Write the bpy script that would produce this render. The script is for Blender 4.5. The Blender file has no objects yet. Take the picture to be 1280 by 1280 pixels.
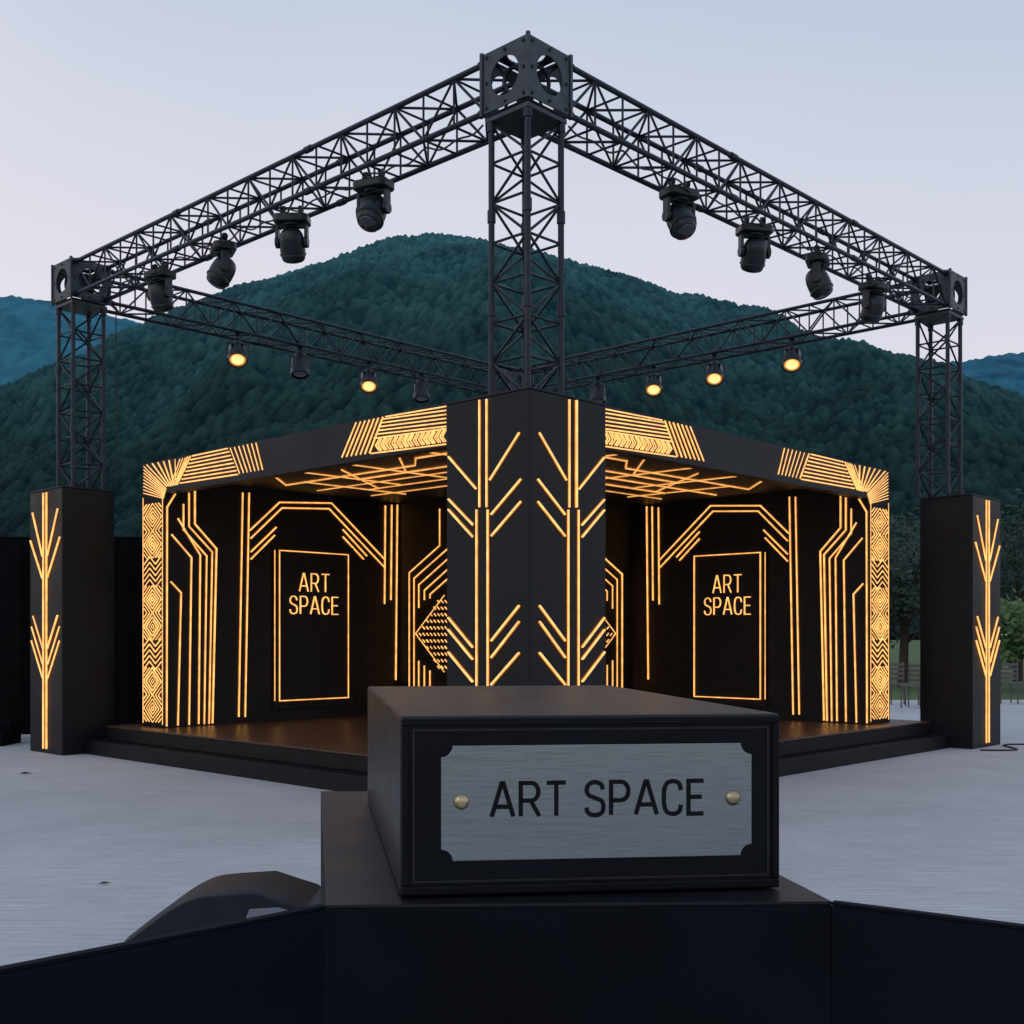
import bpy, bmesh, math, random
import numpy as np
from mathutils import Vector, Matrix
random.seed(7)
sc = bpy.context.scene
COL = sc.collection
F, HZ, CH = 1440.0, 795.0, 1.5
ANG = math.atan2(.7254, .6883)
CX, CY = .137, 8.935
uR = Vector((.6883, .7254, 0)); uL = Vector((-.7254, .6883, 0))
K = 1.062

# ------------------------------------------------ design helpers (survey of the real planes)
def plane_s(px, py, e):
    a = (px-640)/F
    d = (e + .6883*CX + .7254*CY) / (.6883*a + .7254)
    x, y = a*d-CX, d-CY
    return (-.7254*x + .6883*y, CH + (HZ-py)/F*d)
def plane_t(px, py, T):
    a = (px-640)/F
    d = (T - .7254*CX + .6883*CY) / (-.7254*a + .6883)
    x, y = a*d-CX, d-CY
    return (.6883*x + .7254*y, CH + (HZ-py)/F*d)
def Wd(s, t, z=0.0):
    return Vector((CX, CY, z)) + uR*s + uL*t

# ------------------------------------------------ materials
def new_mat(name):
    m = bpy.data.materials.new(name); m.use_nodes = True
    nt = m.node_tree
    return m, nt, nt.nodes['Principled BSDF']
def mat(name, c, rough=.5, metal=0., var=.25, scale=6., bump=.0, bscale=40., spec=.5, stretch=None, rvar=0.):
    m, nt, b = new_mat(name)
    tc = nt.nodes.new('ShaderNodeTexCoord')
    mp = nt.nodes.new('ShaderNodeMapping')
    nt.links.new(tc.outputs['Object'], mp.inputs[0])
    if stretch: mp.inputs['Scale'].default_value = stretch
    n = nt.nodes.new('ShaderNodeTexNoise'); n.inputs['Scale'].default_value = scale; n.inputs['Detail'].default_value = 6
    nt.links.new(mp.outputs[0], n.inputs['Vector'])
    r = nt.nodes.new('ShaderNodeValToRGB')
    r.color_ramp.elements[0].position = .3; r.color_ramp.elements[1].position = .7
    r.color_ramp.elements[0].color = (*[v*(1-var) for v in c], 1)
    r.color_ramp.elements[1].color = (*[v*(1+var) for v in c], 1)
    nt.links.new(n.outputs['Fac'], r.inputs[0]); nt.links.new(r.outputs[0], b.inputs['Base Color'])
    b.inputs['Roughness'].default_value = rough; b.inputs['Metallic'].default_value = metal
    b.inputs['Specular IOR Level'].default_value = spec
    if rvar:
        mr = nt.nodes.new('ShaderNodeMapRange'); mr.inputs[3].default_value = rough-rvar; mr.inputs[4].default_value = rough+rvar
        mr.inputs[1].default_value = .3; mr.inputs[2].default_value = .7
        nt.links.new(n.outputs['Fac'], mr.inputs[0]); nt.links.new(mr.outputs[0], b.inputs['Roughness'])
    if bump:
        n2 = nt.nodes.new('ShaderNodeTexNoise'); n2.inputs['Scale'].default_value = bscale; n2.inputs['Detail'].default_value = 4
        nt.links.new(mp.outputs[0], n2.inputs['Vector'])
        bp = nt.nodes.new('ShaderNodeBump'); bp.inputs['Strength'].default_value = bump; bp.inputs['Distance'].default_value = .01
        nt.links.new(n2.outputs['Fac'], bp.inputs['Height']); nt.links.new(bp.outputs[0], b.inputs['Normal'])
    return m
def emis(name, c, st, base=(.5,.35,.2), sample=True):
    m, nt, b = new_mat(name)
    n = nt.nodes.new('ShaderNodeTexNoise'); n.inputs['Scale'].default_value = 9
    tc = nt.nodes.new('ShaderNodeTexCoord'); nt.links.new(tc.outputs['Object'], n.inputs['Vector'])
    mr = nt.nodes.new('ShaderNodeMapRange'); mr.inputs[1].default_value = .3; mr.inputs[2].default_value = .7
    mr.inputs[3].default_value = st*.75; mr.inputs[4].default_value = st*1.25
    nt.links.new(n.outputs['Fac'], mr.inputs[0]); nt.links.new(mr.outputs[0], b.inputs['Emission Strength'])
    b.inputs['Base Color'].default_value = (*base, 1)
    b.inputs['Emission Color'].default_value = (*c, 1)
    if not sample:
        try: m.cycles.emission_sampling = 'NONE'
        except Exception: pass
    return m
M = {}
M['inner'] = mat('black_inner_wall', (.011, .009, .008), .55, bump=.1, bscale=60, spec=.25)
M['pillar'] = mat('charcoal_pillar_paint', (.0085, .0105, .0135), .45, bump=.15, bscale=80, var=.3, scale=1.8, rvar=.08, spec=.2)
M['roof'] = mat('charcoal_fascia', (.013, .016, .020), .5, bump=.1, bscale=50, var=.25, scale=2, spec=.22)
M['truss'] = mat('dark_truss_metal', (.014, .021, .033), .36, metal=.35, var=.3, scale=12, spec=.4)
M['block'] = mat('dark_corner_block', (.038, .052, .063), .45, metal=.3, var=.3, scale=9, bump=.1)
M['fixture'] = mat('black_fixture_plastic', (.010, .015, .021), .35, var=.2, scale=10, spec=.4)
M['deck'] = mat('dark_deck_boards', (.075, .038, .024), .34, var=.4, scale=3, stretch=(1, 12, 1), bump=.1, rvar=.08, spec=.4)
M['step'] = mat('black_step_fascia', (.008, .008, .010), .55, var=.25, scale=4, bump=.1, spec=.18)
M['plinth'] = mat('black_front_paint', (.0035, .005, .009), .45, var=.2, scale=5, bump=.06, bscale=90, rvar=.05, spec=.14)
M['pbody'] = mat('black_plinth_paint', (.003, .0045, .0085), .6, var=.3, scale=3, bump=.06, bscale=90, spec=.10)
M['ptop'] = mat('dark_plinth_top', (.011, .012, .016), .42, var=.2, scale=5, bump=.06, bscale=90, rvar=.05, spec=.22)
M['boxtop'] = mat('black_lacquered_block', (.0115, .0105, .0105), .36, var=.3, scale=4, bump=.07, bscale=150, rvar=.05, spec=.30)
M['rim'] = mat('dark_bead', (.014, .016, .020), .4, var=.3, scale=20, spec=.3)
M['barrier'] = mat('navy_black_barrier', (.003, .0045, .009), .7, var=.3, scale=3, bump=.1, spec=.12)
M['plaque'] = mat('brushed_aluminium', (.285, .32, .34), .30, metal=.92, var=.10, scale=14, stretch=(1, 1, 34), bump=.04, bscale=30, rvar=.05)
M['ink'] = mat('black_engraving', (.004, .005, .007), .6, spec=.15)
M['brass'] = mat('brass_screw', (.48, .40, .24), .3, metal=.9)
M['cloth'] = mat('black_backdrop_cloth', (.005, .005, .006), .9, var=.3, scale=3, spec=.05)
M['lens'] = mat('dark_glass_lens', (.02, .03, .04), .08, spec=.8)
M['bark'] = mat('bark', (.05, .04, .03), .9)
M['leaf'] = mat('dark_green_leaves', (.018, .044, .026), .7, var=.5, scale=1.5)
M['leaf2'] = mat('light_green_leaves', (.08, .15, .04), .7, var=.4, scale=1.5)
M['grey'] = mat('pale_grey_plate', (.17, .19, .215), .5, var=.15)
M['wedge'] = mat('dark_grey_speaker_paint', (.012, .015, .020), .5, var=.2, spec=.25, bump=.1, bscale=120)
M['chair'] = mat('brown_chair', (.10, .09, .08), .6, var=.1)
M['cable'] = mat('black_rubber_cable', (.015, .015, .016), .6)
M['dry'] = mat('dry_leaf', (.06, .05, .035), .8)
M['neon'] = emis('warm_light_tube', (1., .47, .115), 1.34)
M['halo'] = emis('painted_warm_glow_edge', (1., .27, .03), .27, base=(.1,.05,.02), sample=False)  # painted glow: faint orange emission bordering each light tube
M['dim'] = emis('dimmer_warm_light_tube', (1., .45, .11), .95)
M['lit'] = emis('lit_warm_lens', (1., .60, .20), 1.7)
M['litrim'] = emis('lit_warm_reflector', (1., .38, .06), .55, sample=False)

# ------------------------------------------------ mesh helper
class MB:
    def __init__(s): s.v = []; s.f = []; s.m = []
    def add(s, vs, fs, mi=0):
        o = len(s.v); s.v += [tuple(v) for v in vs]; s.f += [tuple(i+o for i in f) for f in fs]; s.m += [mi]*len(fs)
    def box(s, a, b, mi=0):
        x0, y0, z0 = a; x1, y1, z1 = b
        s.add([(x0,y0,z0),(x1,y0,z0),(x1,y1,z0),(x0,y1,z0),(x0,y0,z1),(x1,y0,z1),(x1,y1,z1),(x0,y1,z1)],
              [(0,3,2,1),(4,5,6,7),(0,1,5,4),(1,2,6,5),(2,3,7,6),(3,0,4,7)], mi)
    def prism(s, poly, z0, z1, mi=0):
        n = len(poly)
        s.add([(p[0],p[1],z0) for p in poly]+[(p[0],p[1],z1) for p in poly],
              [tuple(range(n))[::-1], tuple(range(n,2*n))]+[(i,(i+1)%n,n+(i+1)%n,n+i) for i in range(n)], mi)
    def tube(s, p0, p1, r, n=8, r1=None, mi=0, cap=True):
        p0 = Vector(p0); p1 = Vector(p1); r1 = r if r1 is None else r1
        d = (p1-p0).normalized(); a = d.orthogonal().normalized(); b = d.cross(a)
        vs = [];
        for p, rr in ((p0, r), (p1, r1)):
            for i in range(n):
                q = 2*math.pi*i/n; vs.append(p + a*math.cos(q)*rr + b*math.sin(q)*rr)
        fs = [(i,(i+1)%n,n+(i+1)%n,n+i) for i in range(n)]
        if cap: fs += [tuple(range(n))[::-1], tuple(range(n,2*n))]
        s.add(vs, fs, mi)
    def path(s, pts, r, n=6):
        for a, b in zip(pts[:-1], pts[1:]): s.tube(a, b, r, n)
    def lathe(s, prof, n=24, mi=0, Mx=None):
        vs = []; k = len(prof)
        for r, z in prof:
            for i in range(n):
                q = 2*math.pi*i/n; v = Vector((r*math.cos(q), r*math.sin(q), z)); vs.append(Mx @ v if Mx else v)
        fs = [(j*n+i, j*n+(i+1)%n, (j+1)*n+(i+1)%n, (j+1)*n+i) for j in range(k-1) for i in range(n)]
        fs += [tuple(range(n))[::-1], tuple(range((k-1)*n, k*n))]
        s.add(vs, fs, mi)
    def ribbon(s, pts, nrm, w, h, mi=0, base=0.0):
        pts = [Vector(p) for p in pts]; nrm = Vector(nrm); L = []; R = []
        closed = (pts[0]-pts[-1]).length < 1e-6 and len(pts) > 3
        if closed: pts = pts[:-1]
        N = len(pts)
        for i, p in enumerate(pts):
            ds = []
            if i > 0 or closed: ds.append((p-pts[i-1]).normalized())
            if i < N-1 or closed: ds.append((pts[(i+1) % N]-p).normalized())
            sd = [nrm.cross(d) for d in ds]
            m = sum(sd, Vector()); m = m.normalized() if m.length > 1e-4 else sd[0]
            k = min(1/max(m.dot(sd[0]), .2), 2.5)
            L.append(p+m*w*.5*k); R.append(p-m*w*.5*k)
        vs = []
        for l, r in zip(L, R): vs += [l+nrm*base, r+nrm*base, r+nrm*h, l+nrm*h]
        fs = []
        for i in range(N if closed else N-1):
            a = i*4; b = ((i+1) % N)*4
            fs += [(a+3,a+2,b+2,b+3), (a+2,a+1,b+1,b+2), (a,a+3,b+3,b), (a+1,a,b,b+1)]
        if not closed: fs += [(0,1,2,3), ((N-1)*4+3,(N-1)*4+2,(N-1)*4+1,(N-1)*4)]
        s.add(vs, fs, mi)
    def build(s, name, mats, parent=None, bevel=0, smooth=False, loc=None):
        me = bpy.data.meshes.new(name); me.from_pydata(s.v, [], s.f)
        if not isinstance(mats, (list, tuple)): mats = [mats]
        for m in mats: me.materials.append(m)
        me.polygons.foreach_set('material_index', s.m)
        bm = bmesh.new(); bm.from_mesh(me); bmesh.ops.recalc_face_normals(bm, faces=bm.faces)
        bm.to_mesh(me); bm.free()
        if smooth:
            me.polygons.foreach_set('use_smooth', [True]*len(me.polygons))
            try: me.set_sharp_from_angle(angle=math.radians(40))
            except Exception: pass
        o = bpy.data.objects.new(name, me); COL.objects.link(o)
        if parent: o.parent = parent
        if loc: o.location = loc
        if bevel:
            b = o.modifiers.new('Bevel', 'BEVEL'); b.width = bevel; b.segments = 2; b.limit_method = 'ANGLE'
        return o
def tag(o, label=None, cat=None, group=None, kind=None):
    if label: o['label'] = label
    if cat: o['category'] = cat
    if group: o['group'] = group
    if kind: o['kind'] = kind
    return o
def thing(name, label, cat, loc=(0,0,0), rz=0, group=None):
    o = bpy.data.objects.new(name, None); COL.objects.link(o); o.empty_display_size = .2
    o.location = loc; o.rotation_euler = (0, 0, rz)
    return tag(o, label, cat, group)
_h = [0]
WS = .64
def strip(parent, pts, n, w=.026, name='light_strip', m='neon'):
    _h[0] = (_h[0]+1) % 17; e = _h[0]*.0006; w = w*WS
    mb = MB()
    mb.ribbon(pts, n, w*2.1, .004+e*.3, 1)  # wider ribbon paints the orange glow around the tube
    mb.ribbon(pts, n, w, .014+e, 0)
    return mb.build(name, [M[m], M['halo']], parent)
def strips_into(mb, pts, n, w=.02, halo=True):
    _h[0] = (_h[0]+1) % 17; e = _h[0]*.0006; w = w*WS
    if halo: mb.ribbon(pts, n, w*1.5, .003+e*.3, 1)  # painted glow border under the tube
    mb.ribbon(pts, n, w, .006+e, 0)

# ------------------------------------------------ lettering
def cat_rom(P, k=5):
    P = [Vector((p[0], p[1])) for p in P]; out = []
    Q = [P[0]*2-P[1]]+P+[P[-1]*2-P[-2]]
    for i in range(1, len(Q)-2):
        for j in range(k):
            t = j/k; a, b, c, d = Q[i-1], Q[i], Q[i+1], Q[i+2]
            out.append(.5*((2*b)+(c-a)*t+(2*a-5*b+4*c-d)*t*t+(3*b-a-3*c+d)*t**3))
    out.append(P[-1]); return [(p.x, p.y) for p in out]
def bowl(x0, x1, y0, y1):
    r = (y1-y0)/2; o = [(x0, y1)]
    for i in range(9):
        q = math.pi/2-math.pi*i/8; o.append((x1-r*.85+math.cos(q)*r*.85, (y0+y1)/2+math.sin(q)*r))
    return o+[(x0, y0)]
G = {
 'A': (.70, [[(0,0),(.32,1),(.38,1),(.70,0)], [(.11,.30),(.59,.30)]]),
 'R': (.60, [[(0,0)]+bowl(0,.57,.47,1), [(.32,.47),(.60,0)]]),
 'T': (.62, [[(0,1),(.62,1)], [(.31,1),(.31,0)]]),
 'S': (.58, [cat_rom([(.55,.77),(.49,.93),(.29,1.),(.09,.93),(.02,.76),(.10,.60),(.30,.52),(.50,.43),(.57,.26),(.51,.07),(.29,0),(.07,.07),(.01,.24)])]),
 'P': (.57, [[(0,0)]+bowl(0,.57,.44,1)]),
 'C': (.57, [cat_rom([(.56,.72),(.50,.92),(.30,1.),(.09,.93),(0,.70),(0,.30),(.09,.07),(.30,0),(.50,.08),(.56,.28)])]),
 'E': (.50, [[(.50,1),(0,1),(0,0),(.50,0)], [(0,.51),(.44,.51)]]),
}
def letters(parent, word, org, dx, n, H, Wfit, fn, gap=.26, space=.45, name='letter'):
    tot = 0
    for i, c in enumerate(word): tot += space if c == ' ' else G[c][0]+gap
    tot -= gap; k = Wfit/(tot*H); x = 0; org = Vector(org); dx = Vector(dx)
    for c in word:
        if c == ' ': x += space; continue
        w, ss = G[c]; mb = MB()
        for st in ss:
            fn(mb, [org+dx*((x+p[0])*H*k)+Vector((0,0,p[1]*H)) for p in st], n)
        yield c, mb
        x += w+gap

# ================================================================ SETTING
mb = MB(); mb.add([(-4000,-300,0),(4000,-300,0),(4000,6000,0),(-4000,6000,0)], [(0,1,2,3)])
gm = mat('meadow_grass', (.06, .12, .03), .9, var=.4, scale=.25, bump=.3, bscale=3)
tag(mb.build('ground', gm), kind='structure')
m, nt, b = new_mat('grey_plaza_paving')
tc = nt.nodes.new('ShaderNodeTexCoord')
br = nt.nodes.new('ShaderNodeTexBrick'); br.inputs['Scale'].default_value = 1.0
br.inputs['Brick Width'].default_value = .42; br.inputs['Row Height'].default_value = .07; br.inputs['Mortar Size'].default_value = .004
br.inputs['Color1'].default_value = (.545, .555, .565, 1); br.inputs['Color2'].default_value = (.59, .60, .61, 1); br.inputs['Mortar'].default_value = (.46, .47, .48, 1)
mpp = nt.nodes.new('ShaderNodeMapping'); mpp.inputs['Rotation'].default_value = (0, 0, .04)
nt.links.new(tc.outputs['Object'], mpp.inputs[0]); nt.links.new(mpp.outputs[0], br.inputs['Vector'])
def mul(nt, a, b_):
    q = nt.nodes.new('ShaderNodeMix'); q.data_type = 'RGBA'; q.blend_type = 'MULTIPLY'; q.inputs[0].default_value = 1
    nt.links.new(a, q.inputs[6]); nt.links.new(b_, q.inputs[7]); return q.outputs[2]
n1 = nt.nodes.new('ShaderNodeTexNoise'); n1.inputs['Scale'].default_value = .5; n1.inputs['Detail'].default_value = 8; n1.inputs['Roughness'].default_value = .65
nt.links.new(tc.outputs['Object'], n1.inputs['Vector'])
r1 = nt.nodes.new('ShaderNodeValToRGB'); r1.color_ramp.elements[0].position = .3; r1.color_ramp.elements[1].position = .7
r1.color_ramp.elements[0].color = (.80, .80, .81, 1); r1.color_ramp.elements[1].color = (1.05, 1.05, 1.05, 1)
nt.links.new(n1.outputs['Fac'], r1.inputs[0])
n3 = nt.nodes.new('ShaderNodeTexNoise'); n3.inputs['Scale'].default_value = 3; n3.inputs['Detail'].default_value = 7
mp3 = nt.nodes.new('ShaderNodeMapping'); mp3.inputs['Scale'].default_value = (1, 12, 1); mp3.inputs['Rotation'].default_value = (0, 0, .04)
nt.links.new(tc.outputs['Object'], mp3.inputs[0]); nt.links.new(mp3.outputs[0], n3.inputs['Vector'])
r3 = nt.nodes.new('ShaderNodeMapRange'); r3.inputs[1].default_value = .3; r3.inputs[2].default_value = .7; r3.inputs[3].default_value = .84; r3.inputs[4].default_value = 1.08
nt.links.new(n3.outputs['Fac'], r3.inputs[0])
nt.links.new(mul(nt, mul(nt, br.outputs['Color'], r1.outputs[0]), r3.outputs[0]), b.inputs['Base Color']); b.inputs['Roughness'].default_value = .75
bp = nt.nodes.new('ShaderNodeBump'); bp.inputs['Strength'].default_value = .2; bp.inputs['Distance'].default_value = .002
nt.links.new(br.outputs['Fac'], bp.inputs['Height']); bp.invert = True; nt.links.new(bp.outputs[0], b.inputs['Normal'])
mb = MB(); mb.add([(-40,-8,.004),(34,-8,.004),(34,27,.004),(-40,27,.004)], [(0,1,2,3)])
tag(mb.build('plaza_paving', m), kind='structure')

# hills
rng = np.random.default_rng(3); TAB = rng.random((256, 256))
def vn(x, y, sc_, off=0):
    x = x/sc_+off; y = y/sc_+off*1.7
    ix = np.floor(x).astype(int); iy = np.floor(y).astype(int); fx = x-ix; fy = y-iy
    fx = fx*fx*(3-2*fx); fy = fy*fy*(3-2*fy); g = lambda a, b_: TAB[a % 256, b_ % 256]
    return (g(ix,iy)*(1-fx)+g(ix+1,iy)*fx)*(1-fy)+(g(ix,iy+1)*(1-fx)+g(ix+1,iy+1)*fx)*fy
def hill(name, prof, D, y0, back, x0, x1, dx, dy, cell, th, material, gully, rough):
    P = sorted(prof); xs = [(p[0]-640)/F*D for p in P]; hs = [(HZ-p[1])/F*D+CH-th*.7 for p in P]
    X = np.arange(x0, x1, dx); Y = np.arange(y0, D+back, dy)
    XX, YY = np.meshgrid(X, Y)
    XF = XX*np.where(YY < D, (D/YY)**.97, 1.0)          # the flanks fan out from the ridge
    H = (np.interp(XF-dx*6, xs, hs)+np.interp(XF, xs, hs)+np.interp(XF+dx*6, xs, hs))/3
    u = np.clip((YY-y0)/(D-y0), 0, 1)
    f = np.where(YY < D, .45*u+.55*(u*u*(3-2*u)), 1-((YY-D)/back)**2*.35)
    Z = H*f
    gm_ = np.sin(np.pi*np.clip(u, 0, 1))
    Z += gm_*gully*((vn(XX, YY*.35, 170, 3)-.5)*1.3+(vn(XX, YY*.6, 70, 9)-.5)*.7)
    Z += (vn(XX, YY, 48, 5)-.5)*rough*2+(vn(XX, YY, 19, 15)-.5)*rough
    ix = np.floor(XX/cell).astype(int); iy = np.floor(YY/cell).astype(int)
    best = np.zeros_like(Z); tone = np.zeros_like(Z)
    for a in (-1, 0, 1):
        for c in (-1, 0, 1):
            jx, jy = ix+a, iy+c
            px = (jx+TAB[jx % 256, jy % 256])*cell; py = (jy+TAB[(jx+77) % 256, (jy+31) % 256])*cell
            sz = .45+.8*TAB[(jx+13) % 256, (jy+99) % 256]
            dd = np.hypot(XX-px, YY-py)/(cell*.85*sz)
            h = th*sz*np.clip(1-dd, 0, 1)**.8
            k = h > best; best = np.where(k, h, best); tone = np.where(k, TAB[(jx+5) % 256, (jy+55) % 256], tone)
    Z += best
    ny, nx = XX.shape
    V = np.stack([XX, YY, Z], -1).reshape(-1, 3)
    i = np.arange(ny-1)[:, None]*nx+np.arange(nx-1)[None, :]
    Fc = np.stack([i, i+1, i+nx+1, i+nx], -1).reshape(-1, 4)
    me = bpy.data.meshes.new(name)
    me.vertices.add(len(V)); me.vertices.foreach_set('co', V.ravel())
    me.loops.add(Fc.size); me.loops.foreach_set('vertex_index', Fc.ravel().astype(np.int32))
    me.polygons.add(len(Fc)); me.polygons.foreach_set('loop_start', (np.arange(len(Fc))*4).astype(np.int32))
    me.update(calc_edges=True); me.validate()
    tv = np.clip(tone*.6+best/th*.7-.15+(vn(XX, YY, 28, 21)-.5)*.4, 0, 1)  # random crown tone, plus shade between crowns painted as darker gaps
    at = me.attributes.new('tone', 'FLOAT', 'POINT'); at.data.foreach_set('value', tv.ravel().astype(np.float32))
    me.materials.append(material)
    o = bpy.data.objects.new(name, me); COL.objects.link(o); tag(o, kind='structure')
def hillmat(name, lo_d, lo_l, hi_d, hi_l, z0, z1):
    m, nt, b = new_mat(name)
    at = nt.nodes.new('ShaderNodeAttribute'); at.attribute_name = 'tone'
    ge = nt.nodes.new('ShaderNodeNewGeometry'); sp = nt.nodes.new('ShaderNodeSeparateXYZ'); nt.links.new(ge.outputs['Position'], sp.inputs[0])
    mr = nt.nodes.new('ShaderNodeMapRange'); mr.inputs[1].default_value = z0; mr.inputs[2].default_value = z1; nt.links.new(sp.outputs[2], mr.inputs[0])  # blend by height puts aerial haze into the forest colour
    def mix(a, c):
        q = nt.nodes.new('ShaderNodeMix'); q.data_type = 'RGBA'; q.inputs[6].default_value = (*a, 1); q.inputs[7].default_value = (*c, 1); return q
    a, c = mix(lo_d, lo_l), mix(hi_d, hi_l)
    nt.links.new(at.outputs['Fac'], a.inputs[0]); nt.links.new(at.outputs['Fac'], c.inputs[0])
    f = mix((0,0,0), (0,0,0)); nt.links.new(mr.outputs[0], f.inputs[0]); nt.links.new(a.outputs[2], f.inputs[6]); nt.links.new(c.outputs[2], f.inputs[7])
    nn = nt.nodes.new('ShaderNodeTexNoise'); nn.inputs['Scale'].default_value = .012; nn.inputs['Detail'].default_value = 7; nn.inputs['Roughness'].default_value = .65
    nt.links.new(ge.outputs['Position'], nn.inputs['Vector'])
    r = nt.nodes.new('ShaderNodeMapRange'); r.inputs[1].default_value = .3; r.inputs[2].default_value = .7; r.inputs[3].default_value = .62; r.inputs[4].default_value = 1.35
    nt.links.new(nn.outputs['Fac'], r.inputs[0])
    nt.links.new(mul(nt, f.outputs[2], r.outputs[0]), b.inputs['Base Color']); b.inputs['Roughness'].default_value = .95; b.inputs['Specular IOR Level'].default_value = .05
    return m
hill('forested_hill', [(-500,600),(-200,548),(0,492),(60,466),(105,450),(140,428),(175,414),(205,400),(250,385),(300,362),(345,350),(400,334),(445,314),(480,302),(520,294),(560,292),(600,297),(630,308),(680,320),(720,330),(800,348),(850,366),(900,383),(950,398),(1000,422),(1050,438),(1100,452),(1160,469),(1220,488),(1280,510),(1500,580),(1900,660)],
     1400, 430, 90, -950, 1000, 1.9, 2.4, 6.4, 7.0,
     hillmat('hill_forest_painted_haze', (.003,.016,.019), (.020,.052,.044), (.012,.064,.078), (.050,.150,.155), 120, 450), 62, 5.0)
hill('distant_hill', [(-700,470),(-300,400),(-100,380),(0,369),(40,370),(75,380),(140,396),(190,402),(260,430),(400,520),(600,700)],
     3400, 2200, 200, -3600, -200, 12, 20, 20, 10, hillmat('hazy_forest', (.030,.145,.20), (.045,.17,.225), (.035,.165,.235), (.05,.19,.26), 400, 1000), 60, 4)  # blue aerial haze is mixed into the forest's base colours
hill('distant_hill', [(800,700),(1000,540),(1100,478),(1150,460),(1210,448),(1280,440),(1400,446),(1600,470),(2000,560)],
     3400, 2200, 200, 400, 3600, 12, 20, 20, 10, hillmat('hazy_forest_far', (.022,.120,.185), (.035,.145,.21), (.028,.14,.22), (.045,.165,.245), 400, 1000), 60, 4)  # base colours carry painted blue haze on this ridge too

def tree(px, d, h, r, leafm, label, seed, n=5200):
    rd = random.Random(seed); x = (px-640)/F*d
    root = thing('broadleaf_tree', label, 'tree', (x, d, 0))
    tb = MB(); tb.tube((0,0,-.1), (.1,0,h*.45), .16, 9, .10)
    cl = []
    for i in range(9):
        q = i*2.4; z0 = h*(.25+.03*i); e = (math.cos(q)*r*.6, math.sin(q)*r*.6, h*(.45+.05*i))
        tb.tube((.05,0,z0), e, .06, 6, .02); cl.append((e, r*rd.uniform(.35,.55)))
    for i in range(14):
        q = rd.uniform(0, 6.28); rr = r*rd.uniform(.2,.85); cl.append(((math.cos(q)*rr, math.sin(q)*rr, h*rd.uniform(.35,.95)), r*rd.uniform(.25,.45)))
    tb.build('trunk', M['bark'], root)
    cb = MB()
    for i in range(n):
        c, cr = rd.choice(cl); v = Vector((rd.gauss(0,1), rd.gauss(0,1), rd.gauss(0,1))).normalized()*cr*rd.uniform(.5,1)
        p = Vector(c)+v; a = Vector((rd.gauss(0,1), rd.gauss(0,1), rd.gauss(0,1))).normalized(); b_ = a.orthogonal().normalized(); s_ = rd.uniform(.06,.14)
        cb.add([p-a*s_, p+b_*s_*.5, p+a*s_, p-b_*s_*.5], [(0,1,2,3)])
    cb.build('crown', leafm, root)
tree(1128, 34, 5.0, 2.2, M['leaf'], 'dark green tree seen in the gap between the right pillar and the stage end wall', 1)
tree(1272, 38, 5.6, 2.8, M['leaf'], 'dark green tree at the right edge of the picture behind the right pillar', 2, 6500)
tree(1300, 31, 2.6, 1.9, M['leaf2'], 'low pale green bushy tree at the far right edge', 3, 4500)
tree(1180, 45, 6.0, 3.0, M['leaf'], 'broad dark tree behind the right pillar, farthest of the trees', 4)

# ================================================================ STAGE PLATFORM
ST = thing('stage_platform', 'low black two-step stage platform with dark brown deck under the pavilion', 'stage', Wd(0,0,0), ANG)
mb = MB(); mb.box((.3,.95,.005), (.95,7.92,.18)); mb.box((.95,.3,.005), (8.58,7.92,.18)); mb.build('lower_step', M['step'], ST, .008)
mb = MB(); mb.box((.5,.95,.182), (.95,7.75,.34)); mb.box((.95,.5,.182), (8.4,7.75,.34)); mb.build('upper_step', M['step'], ST, .008)
mb = MB()
for i in range(53):
    y0 = .485+i*.137
    mb.box((.485 if y0 > .95 else .96, y0, .342), (8.41, y0+.133, .362))
mb.build('deck', M['deck'], ST, .002)

# ================================================================ PAVILION
PV = thing('stage_pavilion', 'black open-fronted stage pavilion with glowing amber geometric light strips and two ART SPACE signs', 'pavilion', Wd(0,0,0), ANG)
Z0, ZC, ZR, ZI = .365, 3.27, 3.68, 3.46
TE, SE = 6.88, 6.88*K
mb = MB(); mb.box((.8,.95,ZC), (.95,7.42,ZR)); mb.box((.95,.8,ZC), (7.89,.95,ZR)); mb.build('header', M['roof'], PV)
mb = MB(); mb.box((.952,.952,ZI), (4.9,7.42,ZR)); mb.box((4.9,.952,ZI), (7.89,4.9,ZR)); mb.build('roof', M['roof'], PV)
mb = MB(); mb.box((.8,TE,Z0), (.95,7.42,ZC-.002)); mb.box((.951,TE,Z0), (4.9,7.42,ZI-.002)); mb.build('end_wall', M['inner'], PV)
mb = MB(); mb.box((SE,.8,Z0), (7.89,.95,ZC-.002)); mb.box((SE,.951,Z0), (7.89,4.9,ZI-.002)); mb.build('end_wall', M['inner'], PV)
mb = MB(); mb.box((4.64,4.64,Z0), (4.9,TE-.002,ZI-.002)); mb.build('back_wall', M['inner'], PV)
mb = MB(); mb.box((4.902,4.64,Z0), (SE-.002,4.9,ZI-.002)); mb.build('back_wall', M['inner'], PV)

def FA(side, a, z, e=.8): return (e, a, z) if side == 0 else (a*K, e, z)
FN = [(-1,0,0), (0,-1,0)]
def EW(side, s, z, off=0): return (s, TE-off, z) if side == 0 else (SE-off, .8+(s-.8)*.935, z)
EN = [(0,-1,0), (-1,0,0)]
def BW(side, a, z): return (4.64, a, z) if side == 0 else (a*K, 4.64, z)

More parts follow.
